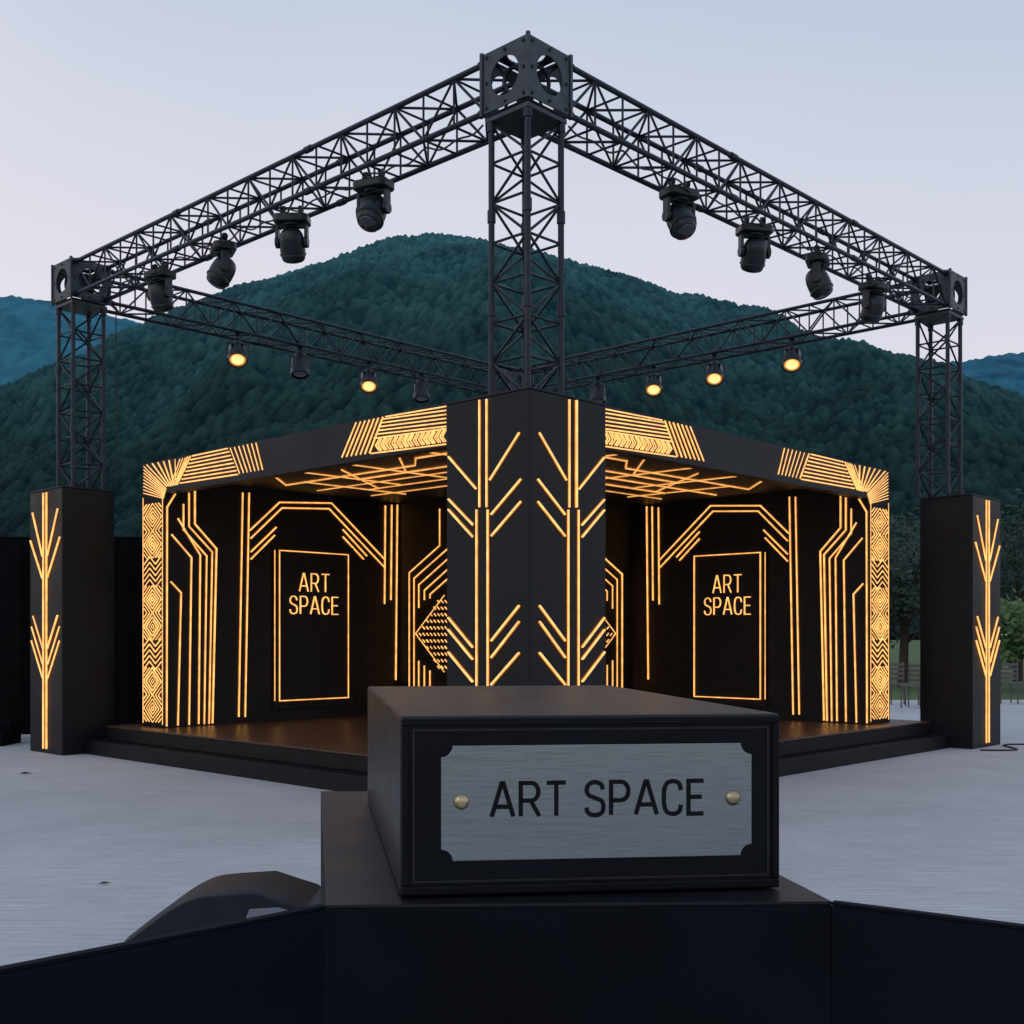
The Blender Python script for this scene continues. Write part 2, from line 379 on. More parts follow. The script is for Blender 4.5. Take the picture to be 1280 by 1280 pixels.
def lerp(a, b, t): return (a[0]+(b[0]-a[0])*t, a[1]+(b[1]-a[1])*t)
head_groups = []
g = []
for i in range(6):
    t = i/5; g.append([lerp((482,519),(470,543),t), lerp((558,508),(558,533),t)])
for i in range(13):      # fine herringbone: two rows of opposed short strokes
    x = 470+i*6.7
    ym = 557-(x-470)*.135
    if x < 553:
        g.append([(x, ym), (x+4.8, ym-8.5)]); g.append([(x, ym), (x+4.8, ym+6.5)])
        g.append([(x+3.2, ym-.4), (x+7.4, ym-8.8)]); g.append([(x+3.2, ym-.4), (x+7.4, ym+6)])
g.append([(468,548),(558,536)]); g.append([(464,567),(558,556)])
head_groups.append(g)
g = []
for i in range(7): g.append([(446+i*5.6, 524-i*.8), (428+i*5.8, 572-i*.9)])
head_groups.append(g)
g = []
for i in range(7): g.append([(288+i*5.4, 557-i*.9), (300+i*4.8, 592-i*.8)])
head_groups.append(g)
g = []
for i in range(8):
    t = i/7; g.append([lerp((241,570),(226,604),t), lerp((285,560),(298,593),t)])
head_groups.append(g)
g = []
for i in range(5): g.append([(239-i*3.4, 570+i*.9), (222-i*2.2, 606+i*.5)])
for i in range(9): g.append([(180, 583+i*4.2), (208-i*.4, 611+i*1.5)])
for i in range(6): g.append([(184+i*7, 581-i*1.6), (209+i*2.2, 608-i*.5)])
head_groups.append(g)
for side in (0, 1):
    for gi, g in enumerate(head_groups):
        mb = MB()
        for pl in g:
            P = [plane_s(x, y, .8) for x, y in pl]
            P = [(min(max(a, .97), 7.40), min(max(z, ZC+.02), ZR-.02) if gi < 4 else min(z, ZR-.02)) for a, z in P]
            strips_into(mb, [FA(side, a, z) for a, z in P], FN[side], (.019 if gi == 0 else .021) if gi < 4 else .015, 0 < gi < 4)
        mb.build('header_light_pattern', [M['neon'], M['halo']], PV)
    # post pattern: nested diamonds, zigzags and diagonal hatching, full height
    mb = MB(); a0, a1 = 6.915, 7.39; ac = (a0+a1)/2; hw = (a1-a0)/2-.02
    for x in (a0, a1): strips_into(mb, [FA(side, x, .40), FA(side, x, 3.25)], FN[side], .014, False)
    n_ = 8; per = (3.16-.42)/n_
    for i in range(n_):
        z = .42+per*(i+.5)
        if i in (2, 5):
            for j in range(5):
                zz_ = z-per*.42+per*.84*j/4
                strips_into(mb, [FA(side, ac-hw, zz_+.05), FA(side, ac-hw*.33, zz_-.05), FA(side, ac+hw*.33, zz_+.05), FA(side, ac+hw, zz_-.05)], FN[side], .014, False)
        else:
            for f_ in (1, .70, .42, .16):
                h = hw*f_; v = per*.5*f_
                strips_into(mb, [FA(side, ac-h, z), FA(side, ac, z+v), FA(side, ac+h, z), FA(side, ac, z-v), FA(side, ac-h, z)], FN[side], .0135, False)
            for sx in (-1, 1):
                for sz in (-1, 1):
                    for f_ in (.66, .34):
                        strips_into(mb, [FA(side, ac+sx*hw, z+sz*per*.5*(1-f_)), FA(side, ac+sx*hw*(1-f_), z+sz*per*.49)], FN[side], .0125, False)
    mb.build('post_light_pattern', [M['neon'], M['halo']], PV)

wallA = [[(243,614),(243,655),(270,686),(265,904)], [(236,616),(236,658),(265,690),(261,905)],
         [(229,630),(229,662),(258,695),(255,905)], [(222,648),(250,694),(248,905)], [(214,668),(239,697),(236,906)], [(213,727),(226,741),(222,907)],
         [(219,617),(208.5,634),(207,908)]]
wallA2 = [[(303,616),(298,896)], [(311,616),(306,896)],
          [(312,663),(349,628),(414,629),(481,700)], [(313,673),(352,635),(411,636),(480,709)],
          [(313,690),(345,659)], [(313,699),(343,669)], [(428,662),(458,695)], [(428,671),(454,699)],
          [(481,632),(480,755)], [(489,631),(488,750)], [(496,631),(494,850)]]
def back_lines():
    L = [[(550,636),(550,682),(512,716),(512,878)], [(560,686),(518,723),(518,878)], [(562,697),(524,731),(524,760)], [(563,709),(531,738),(531,750)], [(564,720),(538,743),(538,748)],
         [(524,826),(524,878)], [(531,832),(531,878)], [(538,838),(538,878)]]
    return L
for side in (0, 1):
    for pl in wallA+wallA2:
        P = [plane_t(x, y, TE) for x, y in pl]
        strip(PV, [EW(side, max(s, .83), min(max(z, .38), ZI-.02 if s > .95 else ZC-.01)) for s, z in P], EN[side], .023)
    for pl in back_lines():
        P = [plane_s(x, y, 4.64) for x, y in pl]
        strip(PV, [BW(side, a, max(z, .40)) for a, z in P], FN[side], .022)
    # fine dotted triangle pointing away from the corner pillar
    mb = MB()
    for j in range(11):
        y = 752+j*8.2; w_ = 30*(1-abs(j-5)/5.6)
        x = 559.0
        while x > 552-w_:
            P = [plane_s(x, y+1.6, 4.64), plane_s(x-2.6, y-1.6, 4.64)]
            strips_into(mb, [BW(side, a, z) for a, z in P], FN[side], .022, False); x -= 4.6
    P = [plane_s(x, y, 4.64) for x, y in ((556,744),(520,792),(556,840))]
    strips_into(mb, [BW(side, a, z) for a, z in P], FN[side], .015)
    mb.build('dotted_light_pattern', [M['neon'], M['halo']], PV)
    s0 = plane_t(340, 780, TE)[0]; s1 = plane_t(440, 780, TE)[0]
    mb = MB(); A = EW(side, s0, .52, .001); B = EW(side, s1, 2.75, .035)
    mb.box([min(p, q) for p, q in zip(A, B)], [max(p, q) for p, q in zip(A, B)])
    SG = mb.build('sign_panel', M['inner'], PV, .004)
    SG['label'] = 'black panel outlined in amber light, reading ART SPACE'
    def at(px, py):
        s, z = plane_t(px, py, TE-.035); return EW(side, s, z, .036)
    zt = at(350, 688)[2]; zb = at(350, 876)[2]
    A, B = at(349,700), at(435,700)
    strip(SG, [(A[0],A[1],zt), (B[0],B[1],zt), (B[0],B[1],zb), (A[0],A[1],zb), (A[0],A[1],zt)], EN[side], .017, 'light_outline')
    A = at(343, 700); strip(SG, [(A[0],A[1],zt), (A[0],A[1],zb)], EN[side], .011, 'light_strip')
    for word, xa, xb, ya, yb in (('ART', 374, 411, 716.5, 739), ('SPACE', 362, 422, 745, 767)):
        pa, pb = at(xa, yb), at(xb, yb); H = at(xa, ya)[2]-pa[2]
        lo = Vector(pa); hi = Vector((pb[0], pb[1], pa[2]))
        if side == 1: lo, hi = hi, lo
        d = (hi-lo); Wf = d.length
        def fn(mb_, pts, n): _h[0] = (_h[0]+1) % 17; mb_.ribbon(pts, n, .0145, .012+_h[0]*.0005, 0)
        for c, lm in letters(SG, word, lo, d.normalized(), EN[side], H, Wf, fn):
            lm.build('letter', [M['neon']], SG)
def ceil_strip(pts): strip(PV, [(x, y, ZI) for x, y in pts], (0,0,-1), .023, 'ceiling_light_strip', 'dim')
for side in (0, 1):
    sw = (lambda p: p) if side == 0 else (lambda p: (p[1]*K, p[0]))
    CL = [[(1.5,1.3),(1.5,5.6)], [(1.85,1.2),(1.85,3.4),(2.2,3.8),(2.2,6.3)], [(2.5,1.8),(2.5,5.2)], [(2.85,2.4),(2.85,6.5)], [(3.25,2.6),(3.25,5.9)], [(3.7,3.0),(3.7,6.4)],
          [(1.3,2.3),(3.2,2.3)], [(1.3,3.0),(2.3,3.0),(2.7,3.4),(3.7,3.4)], [(1.3,4.3),(3.9,4.3)], [(1.3,5.2),(3.2,5.2)], [(2.2,5.9),(3.9,5.9)],
          [(1.5,3.3),(2.5,4.3)], [(1.85,4.7),(3.25,5.7)], [(2.5,2.6),(3.7,3.8)], [(1.5,5.6),(2.2,6.3)]]
    for c in CL: ceil_strip([sw(p) for p in c])

# ================================================================ PILLARS
def outer_pillar(label, s0, s1, t0, t1, side):
    o = Wd(s0, t0, 0)
    R = thing('pillar', label, 'pillar', o, ANG, None)
    w, d = s1-s0, t1-t0
    mb = MB(); mb.box((0,0,.004), (w,d,3.36)); mb.build('body', M['pillar'], R, .012)
    mb = MB(); mb.box((-.004,-.004,3.362), (w+.004,d+.004,3.38)); mb.build('cap', M['roof'], R, .003)
    half = (d if side == 0 else w)/2
    def q(a, z): return (0, half+a, z) if side == 0 else (half+a, 0, z)
    n = FN[side]
    for a in (-.045, .045): strip(R, [q(a, .06), q(a, 3.33)], n, .030)
    for zj, rise, outw in ((2.52,.58,.36), (2.24,.50,.42), (1.34,.42,.36), (1.14,.48,.40), (.96,.48,.40)):
        for sx in (-1, 1): strip(R, [q(sx*.07, zj), q(sx*outw, zj+rise)], n, .024)
    return R
outer_pillar('black pillar with an amber branching arrow light, at the left end of the stage', 0, .70, 7.94, 8.86, 0)
outer_pillar('black pillar with an amber branching arrow light, at the right end of the stage', 8.63, 9.60, 0, .72, 1)
R = thing('pillar', 'large corner pillar in the middle with amber chevron lights on both faces', 'pillar', Wd(0,0,0), ANG)
mb = MB(); mb.box((0,0,.004), (.94,.94,3.42)); mb.build('body', M['pillar'], R, .01)
mb = MB(); mb.box((-.003,-.003,3.422), (.943,.943,3.435)); mb.build('cap', M['roof'], R, .003)
cp = [[(600,500),(600,634)], [(609,499),(609,634)], [(596.5,637),(596.5,1010)], [(610.5,637),(610.5,1010)],
      [(613,600),(650,541)], [(615,643),(652,599)], [(615,670),(652,627)],
      [(561.5,571),(596,611)], [(561.5,624),(592,656)], [(561.5,637),(592,671)], [(615,801),(650,757)], [(615,822),(650,777)], [(615,856),(650,816)],
      [(561.5,772),(592,809)], [(561.5,787),(592,824)], [(561.5,815),(592,852)]]
for side in (0, 1):
    for pl in cp:
        P = [plane_s(x, y, 0) for x, y in pl]
        P = [(min(max(a, .02), .925), z) for a, z in P]
        strip(R, [((0, a, z) if side == 0 else (a, 0, z)) for a, z in P], FN[side], .019)

# ================================================================ TRUSS
TR = thing('lighting_truss_frame', 'dark square lighting truss on four columns around and above the stage', 'truss', Wd(0,0,0), ANG)
CF, CLf, CR, CB = (.48,.48), (.48,8.42), (8.69,.48), (8.69,8.42)
CS = (CF, CLf, CR, CB)
ZT, ZBb = 6.35, 5.83
def truss(name, p0, p1, u, v, hu, hv, nb, rc=.025, rl=.0125):
    p0, p1, u, v = Vector(p0), Vector(p1), Vector(u), Vector(v); d = (p1-p0)
    cor = [(-1,-1),(1,-1),(1,1),(-1,1)]
    lac = MB()
    for fi in range(4):
        a, b = cor[fi], cor[(fi+1) % 4]
        A = u*hu*a[0]+v*hv*a[1]; B = u*hu*b[0]+v*hv*b[1]
        for i in range(nb):
            q0, q1 = p0+d*(i/nb), p0+d*((i+1)/nb)
            if (i+fi) % 2 == 0: lac.tube(q0+A, q1+B, rl, 6)
            else: lac.tube(q0+B, q1+A, rl, 6)
            if i: lac.tube(q0+A, q0+B, rl*.9, 6)
    T = lac.build(name, M['truss'], TR, smooth=True)
    for c in cor:
        o = u*hu*c[0]+v*hv*c[1]; mb = MB(); mb.tube(p0+o, p1+o, rc, 10)
        for k in (.333, .667):
            q = p0+d*k; mb.tube(q+o-d.normalized()*.05, q+o+d.normalized()*.05, rc*1.35, 10)
        for e_, s_ in ((p0, 1), (p1, -1)): mb.tube(e_+o, e_+o+d.normalized()*s_*.07, rc*1.4, 10)
        mb.build('chord', M['truss'], T, smooth=True)
    return T
X, Y, Z = Vector((1,0,0)), Vector((0,1,0)), Vector((0,0,1))
zc = (ZT+ZBb)/2; cb = .27; hh = .205
truss('truss_beam', (CF[0], CF[1]+cb, zc), (CLf[0], CLf[1]-cb, zc), X, Z, hh, hh, 19)
truss('truss_beam', (CF[0]+cb, CF[1], zc), (CR[0]-cb, CR[1], zc), Y, Z, hh, hh, 20)
truss('truss_beam', (CLf[0]+cb, CLf[1], zc), (CB[0]-cb, CB[1], zc), Y, Z, hh, hh, 20)
truss('truss_beam', (CR[0], CR[1]+cb, zc), (CB[0], CB[1]-cb, zc), X, Z, hh, hh, 19)
for c, z0, nb in ((CF, 3.44, 7), (CLf, 3.385, 7), (CR, 3.385, 7), (CB, .01, 16)):
    truss('truss_column', (c[0], c[1], z0), (c[0], c[1], ZBb-.06), X, Y, hh, hh, nb, .027, .013)
def plate(mb, cen, u, v, n, half, rh, th):
    cen, u, v, n = Vector(cen), Vector(u), Vector(v), Vector(n); N = 32; V1 = []
    for k, off in ((0, 0), (1, th)):
        for i in range(N):
            q = 2*math.pi*i/N; c, s_ = math.cos(q), math.sin(q); m_ = max(abs(c), abs(s_))
            V1.append(cen+(u*c+v*s_)*rh+n*off); V1.append(cen+(u*c/m_+v*s_/m_)*half+n*off)
    fs = []
    for i in range(N):
        a, b = 2*i, 2*((i+1) % N)
        fs += [(a, a+1, b+1, b), (2*N+a, 2*N+b, 2*N+b+1, 2*N+a+1), (a, b, 2*N+b, 2*N+a), (a+1, 2*N+a+1, 2*N+b+1, b+1)]
    mb.add(V1, fs)
bolt_me = None
for c in CS:
    mb = MB(); cen = Vector((c[0], c[1], zc)); hf = .262
    for n, u, v in ((X,Y,Z), (-X,Y,Z), (Y,X,Z), (-Y,X,Z), (Z,X,Y), (-Z,X,Y)):
        plate(mb, cen+n*(hf-.012), u, v, n, hf-(.014 if n.z == 0 else .028), .158, .012)
    for sx in (-1, 1):
        for sy in (-1, 1):
            mb.box((c[0]+sx*hf-.014, c[1]+sy*hf-.014, zc-hf), (c[0]+sx*hf+.014, c[1]+sy*hf+.014, zc+hf))
    BK = mb.build('corner_block', M['block'], TR)
    for n, u, v in ((-X,Y,Z), (-Y,X,Z)):
        for a in (-1, 0, 1):
            for b_ in (-1, 0, 1):
                if a == 0 and b_ == 0: continue
                p = cen+n*hf+u*a*.21+v*b_*.21
                if bolt_me is None:
                    mb = MB(); mb.tube((0,0,-.012), (0,0,.012), .014, 8); o = mb.build('bolt', M['truss'], BK); bolt_me = o.data
                else:
                    o = bpy.data.objects.new('bolt', bolt_me); COL.objects.link(o); o.parent = BK
                o.location = p; o.rotation_euler = n.to_track_quat('Z', 'Y').to_euler()
    mb = MB(); mb.box((c[0]-.24, c[1]-.24, ZBb-.055), (c[0]+.24, c[1]+.24, ZBb-.02)); mb.build('flange', M['block'], BK)
    for n, u, v in ((-X,Y,Z), (-Y,X,Z)):
        mb = MB(); N = 24
        P = [cen+n*(hf-.10)+(u*math.cos(2*math.pi*i/N)+v*math.sin(2*math.pi*i/N))*.10 for i in range(N+1)]
        mb.path(P, .018, 8)
        for a in range(4):
            q = math.pi/4+a*math.pi/2; dr = u*math.cos(q)+v*math.sin(q)
            mb.tube(cen+n*(hf-.10)+dr*.10, cen+n*(hf-.05)+dr*.2, .014, 6)
        mb.build('inner_ring', M['truss'], BK, smooth=True)
for side in (0, 1):
    L = 7.6 if side == 0 else 7.9; pts = []
    for i in range(121):
        a = .8+(L-.5)*i/120; dz = -.06-.05*abs(math.sin(i*.26))-.02*math.sin(i*.9)
        p = (CF[0]-.19, a, ZBb+.03+dz) if side == 0 else (a, CF[1]-.19, ZBb+.03+dz); pts.append(p)
    mb = MB(); mb.path(pts, .009, 5); mb.build('power_cable', M['cable'], TR)
mb = MB(); mb.path([(CLf[0]+.30, CLf[1]-.36, 5.8-.16*i) if i % 3 else (CLf[0]+.31, CLf[1]-.35, 5.8-.16*i) for i in range(16)], .008, 5); mb.build('power_cable', M['cable'], TR)

# ================================================================ MOVING HEADS
def make_head(label):
    r = thing('moving_head_light', label, 'stage light', (0,0,0), 0, 'moving head lights hung under the front truss beams')
    for x in (-.1, .1):
        mb = MB(); mb.box((x-.022,-.03,-.10), (x+.022,.03,-.03)); mb.tube((x-.022,0,-.02), (x+.022,0,-.02), .04, 12)
        mb.build('clamp', M['truss'], r)
    mb = MB(); mb.prism([(-.20,-.10),(-.15,-.14),(.15,-.14),(.20,-.10),(.20,.10),(.15,.14),(-.15,.14),(-.20,.10)], -.185, -.10)
    mb.lathe([(.10,-.215),(.11,-.185)], 20); mb.build('base_housing', M['fixture'], r, .012)
    mb = MB()
    for sx in (-1, 1):
        x = sx*.168
        mb.prism([(x-.018,-.05),(x+.018,-.05),(x+.018,.05),(x-.018,.05)], -.40, -.212)
        mb.tube((x-.022,0,-.385), (x+.022,0,-.385), .065, 18)
    mb.box((-.186,-.05,-.226), (.186,.05,-.204)); mb.build('yoke', M['fixture'], r, .008)
    hd = MB(); hd.lathe([(.02,.150),(.07,.145),(.105,.125),(.130,.085),(.142,.03),(.146,-.03),(.145,-.09),(.138,-.15),(.126,-.19),(.112,-.205)], 32)
    hd.lathe([(.148,-.12),(.1515,-.125),(.1515,-.14),(.146,-.145)], 32)
    h = hd.build('head', M['fixture'], r, smooth=True, loc=(0,0,-.385))
    ln = MB(); ln.lathe([(.100,-.206),(.095,-.214),(.05,-.224),(.01,-.227)], 24); ln.build('lens', M['lens'], h, smooth=True)
    return r
def dup(r, label):
    c = r.copy(); COL.objects.link(c); c['label'] = label
    for ch in list(r.children):
        d = ch.copy(); COL.objects.link(d); d.parent = c
        for g_ in list(ch.children):
            e = g_.copy(); COL.objects.link(e); e.parent = d
    return c
H0 = make_head('x'); first = True
ordn = ['first', 'second', 'third', 'fourth']
tilts = iter([.55, -.45, .5, -.35, -.55, .45, -.4, .35]); yaws = iter([.3, .7, -.4, .2, -.3, -.6, .4, -.2])
for side, pxs in ((0, (467,365,279,200)), (1, (849,943,1022,1092))):
    for i, px in enumerate(pxs):
        lab = 'black moving head light under the front %s truss beam, %s from the centre corner' % (('left','right')[side], ordn[i])
        o = H0 if first else dup(H0, lab); o['label'] = lab; first = False
        if side == 0: s, t = .42, plane_s(px, 250, .42)[0]
        else: t, s = .42, plane_t(px, 250, .42)[0]
        o.location = Wd(s, t, ZBb+.05); o.scale = (.89, .89, .92)
        o.rotation_euler = (0, 0, (ANG+math.pi/2 if side == 0 else ANG)+next(yaws))
        tl = next(tilts)
        for ch in o.children:
            if ch.name.startswith('head'): ch.rotation_euler = (tl, 0, 0)
def make_can(lit):
    r = thing('spot_light', 'x', 'stage light', (0,0,0), 0, None)
    mb = MB(); mb.box((-.02,-.03,-.10), (.02,.03,-.03)); mb.tube((-.03,0,-.02), (.03,0,-.02), .04, 12); mb.tube((0,0,-.16), (0,0,-.09), .012, 8); mb.build('clamp', M['truss'], r)
    mb = MB(); mb.box((-.155,-.02,-.17), (.155,.02,-.155))
    for sx in (-1, 1): mb.box((sx*.155-.008,-.02,-.33), (sx*.155+.008,.02,-.156))
    mb.build('yoke', M['fixture'], r)
    hd = MB(); hd.lathe([(.04,.24),(.09,.23),(.120,.18),(.128,.02),(.140,-.02),(.142,-.12),(.125,-.12),(.12,-.085)], 28)
    h = hd.build('can', M['fixture'], r, smooth=True, loc=(0,0,-.33))
    ln = MB(); ln.lathe([(.118,-.085),(.117,-.095)], 28, 1); ln.lathe([(.088,-.096),(.085,-.104),(.04,-.112),(.005,-.113)], 28, 0)
    ln.build('lens', [M['lit'], M['litrim']] if lit else [M['lens'], M['fixture']], h, smooth=True)
    return r
CLI, CUN = make_can(True), make_can(False); used = {True: False, False: False}
for side, arr in ((0, ((297,True),(375,False),(461,True),(527,False))), (1, ((990,True),(893,True),(817,True),(747,False)))):
    for i, (px, lit) in enumerate(arr):
        lab = '%s spotlight hung from the back %s truss beam, %s from its outer end' % ('glowing amber' if lit else 'unlit black', ('left','right')[side], ordn[i])
        src = CLI if lit else CUN
        o = src if not used[lit] else dup(src, lab); used[lit] = True
        o['label'] = lab; o['group'] = 'spotlights hung from the back truss beams'
        if side == 0: t = 8.30; s = plane_t(px, 450, t)[0]
        else: s = 8.57; t = plane_s(px, 450, s)[0]
        p = Wd(s, t, ZBb+.06); o.location = p
        o.rotation_euler = (0, 0, math.atan2(-p.x, p.y))
        for ch in o.children:
            if ch.name.startswith('can'): ch.rotation_euler = (math.radians(-38 if lit else -20), 0, 0)

# ================================================================ FOREGROUND
sd = Vector((-.1704,.9854,0)); fd = Vector((.9945,.1045,0))
FL, FR = Vector((-.346,2.15,0)), Vector((.606,2.18,0))
PL = thing('display_plinth', 'tall plain black plinth in the foreground carrying the sign block', 'plinth', (0,0,0))
PL.location = (.05,2.8,0); inv = -Vector(PL.location)
def polyp(lst): return [(p+inv).to_tuple() for p in lst]
mb = MB(); mb.prism(polyp([FL, FR, FR+sd*1.6, FL+sd*1.6]), .004, .991); mb.build('body', M['pbody'], PL, .001)
mb = MB(); mb.prism(polyp([FL, FR, FR+sd*1.6, FL+sd*1.6]), .9915, .998); mb.build('top_board', M['ptop'], PL, .0015)
BL = Vector((-.214,2.2,0)); WB, DB = .748, 1.32
ct = BL+fd*WB/2+sd*DB/2
SB = thing('sign_block', 'long black block on the plinth with a brushed metal ART SPACE plaque', 'sign', (ct.x, ct.y, 1.0))
off = -ct
z1 = .347
c4 = [BL, BL+fd*WB, BL+fd*WB+sd*DB, BL+sd*DB]
mb = MB(); mb.prism([(p+off).to_tuple() for p in c4], .002, z1); mb.build('body', M['boxtop'], SB, .006)
nf = Vector((fd.y,-fd.x,0))
def fp(a, z, o=0.0): p = BL+fd*a+nf*o+off; return Vector((p.x, p.y, z))
def fbox(mb, a0, a1, za, zb, o0, o1, mi=0):
    vs = [fp(a0,za,o0),fp(a1,za,o0),fp(a1,za,o1),fp(a0,za,o1),fp(a0,zb,o0),fp(a1,zb,o0),fp(a1,zb,o1),fp(a0,zb,o1)]
    mb.add(vs, [(0,3,2,1),(4,5,6,7),(0,1,5,4),(1,2,6,5),(2,3,7,6),(3,0,4,7)], mi)
mb = MB(); bw = .017
fbox(mb, 0.003, WB-.003, .328, z1-.004, .0005, .007); fbox(mb, .003, WB-.003, .004, .022, .0005, .007)
fbox(mb, .003, bw, .0225, .3275, .0005, .007); fbox(mb, WB-bw, WB-.003, .0225, .3275, .0005, .007)
mb.build('front_frame', M['plinth'], SB, .003)
mb = MB(); fbox(mb, .0185, WB-.0185, .0235, .3265, .0003, .003); mb.build('front_panel', M['plinth'], SB, .001)
mb = MB(); P = [fp(.026,.030), fp(WB-.026,.030), fp(WB-.026,.320), fp(.026,.320), fp(.026,.030)]
mb.ribbon(P, nf, .004, .005); mb.build('front_bead', M['rim'], SB)
def scoop(a0, a1, za, zb, r, o):
    pts = []
    for (cx, cz, q0) in ((a0,za,90), (a1,za,180), (a1,zb,270), (a0,zb,0)):
        for i in range(9):
            q = math.radians(q0-i*90/8); pts.append((cx+math.cos(q)*r, cz+math.sin(q)*r))
    return pts
a0, a1, za, zb = .078, .688, .069, .290
pts = scoop(a0, a1, za, zb, .022, 0); N = len(pts)
mb = MB(); mb.add([fp(a, z, .0035) for a, z in pts]+[fp(a, z, .0080) for a, z in pts], [tuple(range(N)), tuple(range(N,2*N))]+[(i,(i+1) % N,N+(i+1) % N,N+i) for i in range(N)])
PQ = mb.build('plaque', M['plaque'], SB, .0012)
PQ['label'] = 'brushed metal plaque engraved ART SPACE'
def fnk(mb_, pts, n): _h[0] = (_h[0]+1) % 17; mb_.ribbon(pts, n, .0086, .0004+_h[0]*.00005, 0)
for c, lm in letters(PQ, 'ART SPACE', fp(.175, .153, .0081), fd, nf, .064, .416, fnk, gap=.24, space=.42):
    lm.build('letter', M['ink'], PQ)
for a in (.117, .650):
    cc = fp(a, .183, .0081); mb = MB()
    q = Matrix.Translation(cc) @ nf.to_track_quat('Z','Y').to_matrix().to_4x4()
    mb.lathe([(.0155,0),(.0150,.003),(.0125,.0065),(.008,.009),(.003,.010)], 24, 0, q); mb.build('screw', M['brass'], PQ, smooth=True)
def barrier(label, p0, p1):
    p0, p1 = Vector(p0), Vector(p1); R = thing('barrier', label, 'barrier', (p0.x, p0.y, 0)); d = (p1-p0); n = Vector((-d.y, d.x, 0)).normalized()*.02
    if n.y < 0: n = -n
    z = Vector((0,0,0)); mb = MB(); mb.prism([tuple(z), tuple(d), tuple(d+n), tuple(n)], .004, .990); mb.build('panel', M['barrier'], R, .001)
    mb = MB(); mb.prism([tuple(z), tuple(d), tuple(d+n), tuple(n)], .991, .9975); mb.build('top_edge', M['barrier'], R, .001)
barrier('navy-black low barrier running from the plinth to the lower left corner', (-.3455,2.1475,0), (-1.62,.915,0))
barrier('navy-black low barrier running from the plinth to the lower right corner', (.6035,2.1765,0), (1.80,1.40,0))
# monitor wedge
MW = thing('monitor_speaker', 'dark grey wedge monitor speaker with a pale end plate on the lower left paving', 'speaker', (-1.42,5.75,0))
def xz(mb, poly, y0, y1, mi=0):
    n = len(poly); mb.add([(p[0],y0,p[1]) for p in poly]+[(p[0],y1,p[1]) for p in poly], [tuple(range(n)), tuple(range(n,2*n))]+[(i,(i+1) % n,n+(i+1) % n,n+i) for i in range(n)], mi)
prof = [(-.46,.006)]+cat_rom([(-.455,.03),(-.36,.10),(-.25,.18),(-.15,.235),(-.08,.255),(.0,.264)], 4)+[(.19,.276),(.30,.240),(.41,.205),(.425,.19),(.425,.006)]
mb = MB()
ys = [(-.22,.95),(-.19,.985),(-.12,1),(.26,1),(.30,.95)]
vs = []; n = len(prof)
for y, k in ys: vs += [(x*k, y, .006+(z-.006)*k) for x, z in prof]
fs = [tuple(range(n)), tuple(range((len(ys)-1)*n, len(ys)*n))]
for j in range(len(ys)-1): fs += [(j*n+i, j*n+(i+1) % n, (j+1)*n+(i+1) % n, (j+1)*n+i) for i in range(n)]
mb.add(vs, fs); mb.build('cabinet', M['wedge'], MW, .004, smooth=True)
mb = MB(); xz(mb, [(.13,.11),(.385,.11),(.385,.172),(.30,.198),(.16,.190)], -.229, -.2195); mb.build('side_plate', M['grey'], MW, .003)

BD = thing('backdrop', 'plain black fabric backdrop standing behind the left pillar', 'backdrop', (-7.4,17.2,0))
mb = MB(); n = 120; vs = []
for i in range(n+1):
    x = -2.8+5.6*i/n; y = .02*math.sin(i*.5)+.012*math.sin(i*1.3); vs += [(x,y,.03),(x,y,2.95)]
mb.add(vs, [(2*i,2*i+2,2*i+3,2*i+1) for i in range(n)]); mb.build('fabric', M['cloth'], BD, smooth=True)
mb = MB(); mb.tube((-2.8,.06,2.97), (2.8,.06,2.97), .02)
for x in (-2.8,0,2.8): mb.tube((x,.10,.005), (x,.10,2.97), .02)
mb.build('support_frame', M['cloth'], BD)
KB = MB(); KB.box((-1.2,-.3,0),(1.0,.3,.17)); KB.box((-1.2,-.05,.172),(1.0,.3,.32))
o = KB.build('stair_block', M['cloth'], None, .008, loc=(-7.9,15.9,.005)); tag(o, 'low black step block on the paving at the left edge beside the left pillar', 'steps')

def chair(px, d, rz, label):
    r = thing('garden_chair', label, 'chair', ((px-640)/F*d, d, .004), rz, 'chairs on the far side of the plaza')
    mb = MB(); mb.box((-.22,-.22,.43),(.22,.22,.47)); mb.build('seat', M['chair'], r, .01)
    mb = MB()
    for i in range(4): mb.box((-.21,.20,.54+i*.1),(.21,.225,.60+i*.1))
    for x in (-.21,.19): mb.box((x,.226,.43),(x+.02,.245,.94))
    mb.build('backrest', M['chair'], r)
    for x in (-.2,.2):
        for y in (-.2,.2): mb = MB(); mb.tube((x,y,0),(x,y,.43),.016); mb.build('leg', M['chair'], r)
chair(1131, 25, .5, 'brown slatted chair between the stage end wall and right pillar, left one')
chair(1143, 24, -.7, 'brown slatted chair in the gap beside the right pillar, right one')
chair(1268, 25.5, 2.2, 'brown slatted chair right of the right pillar at the picture edge')
pts = []
for i in range(60):
    f_ = i/59; p = Wd(8.5+1.5*f_, -.15-.25*math.sin(f_*7)-.3*f_, .014); pts.append(p)
mb = MB(); mb.path(pts, .012, 6)
tag(mb.build('floor_cable', M['cable']), 'thin black cable lying on the paving at the foot of the right pillar', 'cable')
